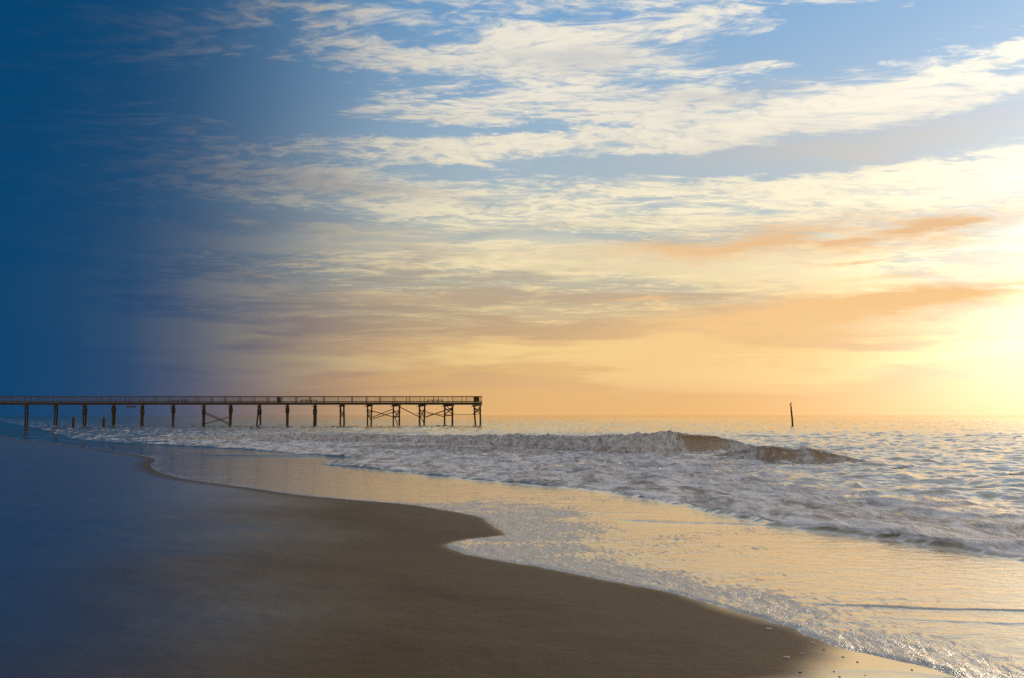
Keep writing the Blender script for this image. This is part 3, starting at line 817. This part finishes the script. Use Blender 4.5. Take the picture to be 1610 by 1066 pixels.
for p0, p1, Y, w in [((140, 325), (440, 410), PY0 - .22, .16), ((185, 410), (425, 315), PY1 - .25, .15), ((190, 428), (500, 328), PY1 + .22, .15),
                     ((485, 285), (740, 412), PY0 - .22, .17), ((735, 328), (1022, 408), PY0 - .22, .15), ((785, 412), (1115, 300), PY1 - .25, .20), ((690, 370), (1115, 384), PY1 + .22, .09),
                     ((1015, 392), (1115, 388), PY0 - .26, .16), ((1105, 378), (1410, 377), PY1 + .22, .10), ((1040, 280), (1100, 335), PY0 + 2.0, .14), ((1030, 372), (1120, 300), PY0 + 2.3, .14),
                     ((1365, 300), (1430, 350), PY0 + 2.0, .14), ((1370, 350), (1425, 285), PY0 + 2.3, .14), ((448, 408), (478, 510), PY0 + 1.2, .15), ((745, 410), (785, 485), PY0 + 1.2, .15),
                     ((745, 400), (795, 285), PY0 + 2.4, .14), ((140, 385), (172, 452), PY0 + 1.5, .14), ((430, 402), (495, 402), PY0 + 1.8, .16), ((495, 350), (450, 420), PY0 + 2.4, .12)]:
    q0, q1 = Z3(*p0), Z3(*p1)
    long_brace(q0[0], q0[1], q1[0], q1[1], Y, w)
for q in [(321, 647, 364, 667, PY0 - .24, .13), (321, 649.5, 364, 669.5, PY0 - .24, .13), (321, 666.5, 365, 654.5, PY1 + .22, .14)]:
    long_brace(*q)

# railings
def railing(y, offs):
    for z, w, h, nm in ((DK + 1.20, 0.16, 0.09, 'handrail'), (DK + 0.20, 0.05, 0.12, 'bottom_rail')):
        b = bmesh.new(); x0 = XL
        while x0 < XR - .1:
            x1 = min(x0 + 5.8, XR)
            bar_bm(b, (x0, y, z + random.uniform(-.012, .012)), (x1, y, z + random.uniform(-.012, .012)), w, h); x0 = x1
        part(nm, b, M_PIER)
    px = 757 - offs
    k = 0
    while px > -145:
        x = X_at(px, PY0)
        b = bmesh.new(); box_bm(b, (x, y + (0.075 if y < 202 else -0.075), DK + 0.58), (0.12, 0.10, 1.16)); part('rail_post', b, M_PIER)
        px -= 22.3 + random.uniform(-.8, .8); k += 1
    b = bmesh.new(); x = XL + 0.1
    while x < XR:                                  # pickets of one side
        box_bm(b, (x, y, DK + 0.70), (0.022, 0.022, 0.92)); x += 0.155 + random.uniform(-.01, .01)
    part('picket_infill', b, M_PIER)
railing(PY0 - 0.44, 0.6)
railing(PY1 + 0.44, 11.0)
b = bmesh.new()
for z, h in ((DK + 1.20, .09), (DK + .2, .12)):
    box_bm(b, (XR - 0.05, (PY0 + PY1) / 2, z + 0.004), (0.09, PY1 - PY0 + 0.75, h))
part('end_rail', b, M_PIER)
b = bmesh.new(); box_bm(b, ((X_at(744.6, PY0) + X_at(753.8, PY0)) / 2, PY0 - 0.30, DK + 0.60), (1.17, 0.06, 1.12)); part('end_panel', b, M_PANEL)
b = bmesh.new(); box_bm(b, (X_at(206.5, PY0), PY0 + 0.4, ZT - 0.42), (1.6, 1.0, 0.30)); part('hanging_platform', b, M_PIER)

# benches and bin standing on the deck
def bench(px0, px1, label):
    x0, x1 = X_at(px0, PY0), X_at(px1, PY0)
    o = empty('wooden_bench', ((x0 + x1) / 2, PY0 + 0.45, DK))
    tag(o, label, 'bench', 'benches along the pier railing')
    L = x1 - x0
    b = bmesh.new()
    for k in range(3):
        box_bm(b, (0, -0.17 + 0.17 * k, 0.47), (L, 0.15, 0.10))
    bm_obj('seat', b, M_PIER, o)
    for fx in (-.46, -.15, .15, .46):
        b = bmesh.new()
        box_bm(b, (fx * L, 0, 0.20), (0.09, 0.40, 0.40)); bm_obj('leg', b, M_PIER, o)
    b = bmesh.new(); box_bm(b, (0, 0, 0.418), (L * 0.96, 0.09, 0.03)); bm_obj('stretcher', b, M_PIER, o)
bench(671, 696.5, 'low backless bench on the pier deck nearest the open end')
bench(473, 498.5, 'low backless bench on the pier deck right of the dark bin')
bench(271, 295, 'low backless bench on the pier deck left of the dark bin')
o = empty('litter_bin', (X_at(438.5, PY0), PY0 + 0.35, DK))
tag(o, 'dark blue grey bin standing on the pier deck behind the pickets', 'bin')
b = bmesh.new(); tube_bm(b, [(0, 0, 0.0), (0, 0, 0.5), (0, 0, 0.92)], [0.36, 0.40, 0.42], 16); bm_obj('body', b, M_BIN, o, True)
b = bmesh.new(); tube_bm(b, [(0, 0, 0.922), (0, 0, 0.97), (0, 0, 1.05)], [0.45, 0.44, 0.20], 16); bm_obj('lid', b, M_BIN, o, True)

# old stubs in front of the landward end
for px, top, lab in ((115.5, 655.5, 'broken off pile stub in the surf, farther left of two'), (163.0, 656.0, 'broken off pile stub in the surf, nearer the bracing, right of two')):
    Y = 168.0
    p = at_depth(px, top, Y)
    b = bmesh.new()
    tube_bm(b, [(0, 0, -1.4), (0.02, 0, p.z * 0.5), (0.05, 0, p.z - 0.15), (0.06, 0, p.z)], [.24, .23, .22, .15], 11)
    o = bm_obj('pile_stub', b, M_PILE, None, True); o.location = (p.x, Y, 0)
    tag(o, lab, 'pile stub', 'broken pile stubs in the surf')

# ------------------------------------------------------------------ lone post with a bird
PYY = 185.0
foot, head = at_depth(1246.2, 668.8, PYY), at_depth(1243.6, 637.8, PYY)
b = bmesh.new()
ax = (head - foot)
pts = [Vector((0, 0, 0)) - ax * 0.45, Vector((0, 0, 0)), ax * 0.35 + Vector((.02, 0, 0)), ax * 0.7 + Vector((-.015, 0, 0)), ax * 0.96, ax]
tube_bm(b, pts, [.175, .17, .16, .15, .135, .11], 12)
o = bm_obj('wooden_post', b, M_POST, None, True); o.location = foot
tag(o, 'lone leaning timber post standing in the sea with a bird on top', 'post')

m, n = new_mat('bird_feathers')
pc = coords(n)
M_BIRD = finish(n, principled(n, n.mix(n.noise(pc, 14, 4, .6), (0.035, 0.028, 0.02, 1), (0.10, 0.08, 0.055, 1)), 0.7), m)
M_BEAK = mat_plain('bird_beak', (0.22, 0.15, 0.06))
bird = empty('seabird', head + Vector((0.0, 0, -0.03)))
tag(bird, 'dark seabird perched upright on the tip of the lone post', 'bird')
b = bmesh.new()
# tail, body, neck and head as one loft (tail to the left, neck rising on the right)
tube_bm(b, [(-.26, 0, .08), (-.22, 0, .12), (-.15, 0, .20), (-.06, 0, .29), (.02, 0, .37), (.07, 0, .44), (.085, 0, .50), (.08, 0, .56), (.075, 0, .61), (.085, 0, .65), (.11, 0, .67), (.135, 0, .672)],
        [.02, .05, .095, .125, .115, .08, .05, .04, .038, .046, .042, .018], 14, True, 0.85)
bm_obj('body', b, M_BIRD, bird, True)
b = bmesh.new(); tube_bm(b, [(.130, 0, .672), (.18, 0, .69), (.235, 0, .705), (.25, 0, .695)], [.016, .012, .007, .003], 8); bm_obj('beak', b, M_BEAK, bird, True)
for sy in (-1, 1):
    b = bmesh.new(); tube_bm(b, [(-.03, .045 * sy, .22), (-.02, .045 * sy, .10), (-.01, .04 * sy, .01), (.05, .05 * sy, .0)], [.05, .03, .022, .018], 8); bm_obj('leg', b, M_BEAK, bird, True)
    b = bmesh.new(); tube_bm(b, [(-.22, .05 * sy, .12), (-.14, .095 * sy, .21), (-.05, .115 * sy, .30), (.02, .08 * sy, .37)], [.012, .05, .055, .02], 10, True, 0.4); bm_obj('wing', b, M_BIRD, bird, True)

# ------------------------------------------------------------------ shell bits on the wet sand
M_SHELL = mat_plain('dark_shell', (0.10, 0.075, 0.05), 0.5)
M_PALE = mat_plain('pale_shell', (0.55, 0.48, 0.38), 0.5)
shells = [(1295, 1021, 7, 0, 'small dark shell bit on the golden wet sand, close to the dry edge'), (1325, 1032.5, 8, 0, 'dark shell bit on the golden wet sand, upper middle of the strip'),
          (1348, 1040.5, 8, 0, 'rounded dark shell bit alone in the middle of the golden wet strip'), (1258, 1057, 9, 0, 'dark shell bit nearest the bottom edge beside the dry sand'),
          (1311, 1056, 7, 0, 'dark shell bit low on the wet sand, below the middle of the strip'), (1320, 1064, 8, 0, 'dark shell bit at the very bottom of the golden wet strip'),
          (1360, 1061.5, 6, 0, 'dark shell bit low on the wet sand towards the foam'), (1434, 1053.5, 8, 0, 'dark shell bit farthest right, just below the foam edge'),
          (1261, 1027.5, 9, 1, 'pale shell fragment on the brown sand beside the sheen'), (1277, 1010, 8, 1, 'pale shell fragment where brown sand meets the foam'),
          (1208, 988, 12, 1, 'longest pale shell fragment, on brown sand below the foam edge'), (1236, 1033, 13, 1, 'flat pale shell fragment lying farthest into the brown sand')]
beach_o = bpy.data.objects['beach']
dg = bpy.context.evaluated_depsgraph_get()
for px, py, wpx, pale, lab in shells:
    gx_, gy_ = ground(px, py, 0.05)
    ok, loc, nor, fi = beach_o.ray_cast(Vector((gx_, gy_, 5)), Vector((0, 0, -1)))
    z0 = loc.z if ok else 0.03
    gx_, gy_ = ground(px, py, z0)
    ok, loc, nor, fi = beach_o.ray_cast(Vector((gx_, gy_, 5)), Vector((0, 0, -1)))
    z0 = loc.z if ok else z0
    s = (0.8 if pale else 0.55) * wpx / F * math.hypot(gx_, gy_) * 0.5
    b = bmesh.new()
    bmesh.ops.create_icosphere(b, subdivisions=2, radius=1.0)
    sx, sy, sz = s, s * random.uniform(.6, 1.0), s * (0.28 if pale else 0.42)
    for v in b.verts:
        k = 1 + random.uniform(-.10, .10)
        if v.co.z < 0: v.co.z *= 0.4
        v.co = Vector((v.co.x * sx * k * (1 - .25 * v.co.y), v.co.y * sy * k, v.co.z * sz))
    o = bm_obj('shell_fragment', b, M_PALE if pale else M_SHELL, None, True)
    o.location = (gx_, gy_, z0 + sz * 0.15); o.rotation_euler = (0, 0, random.uniform(0, 6.28) if not pale else random.uniform(-.4, .4))
    tag(o, lab, 'shell', 'shell fragments on the sand')
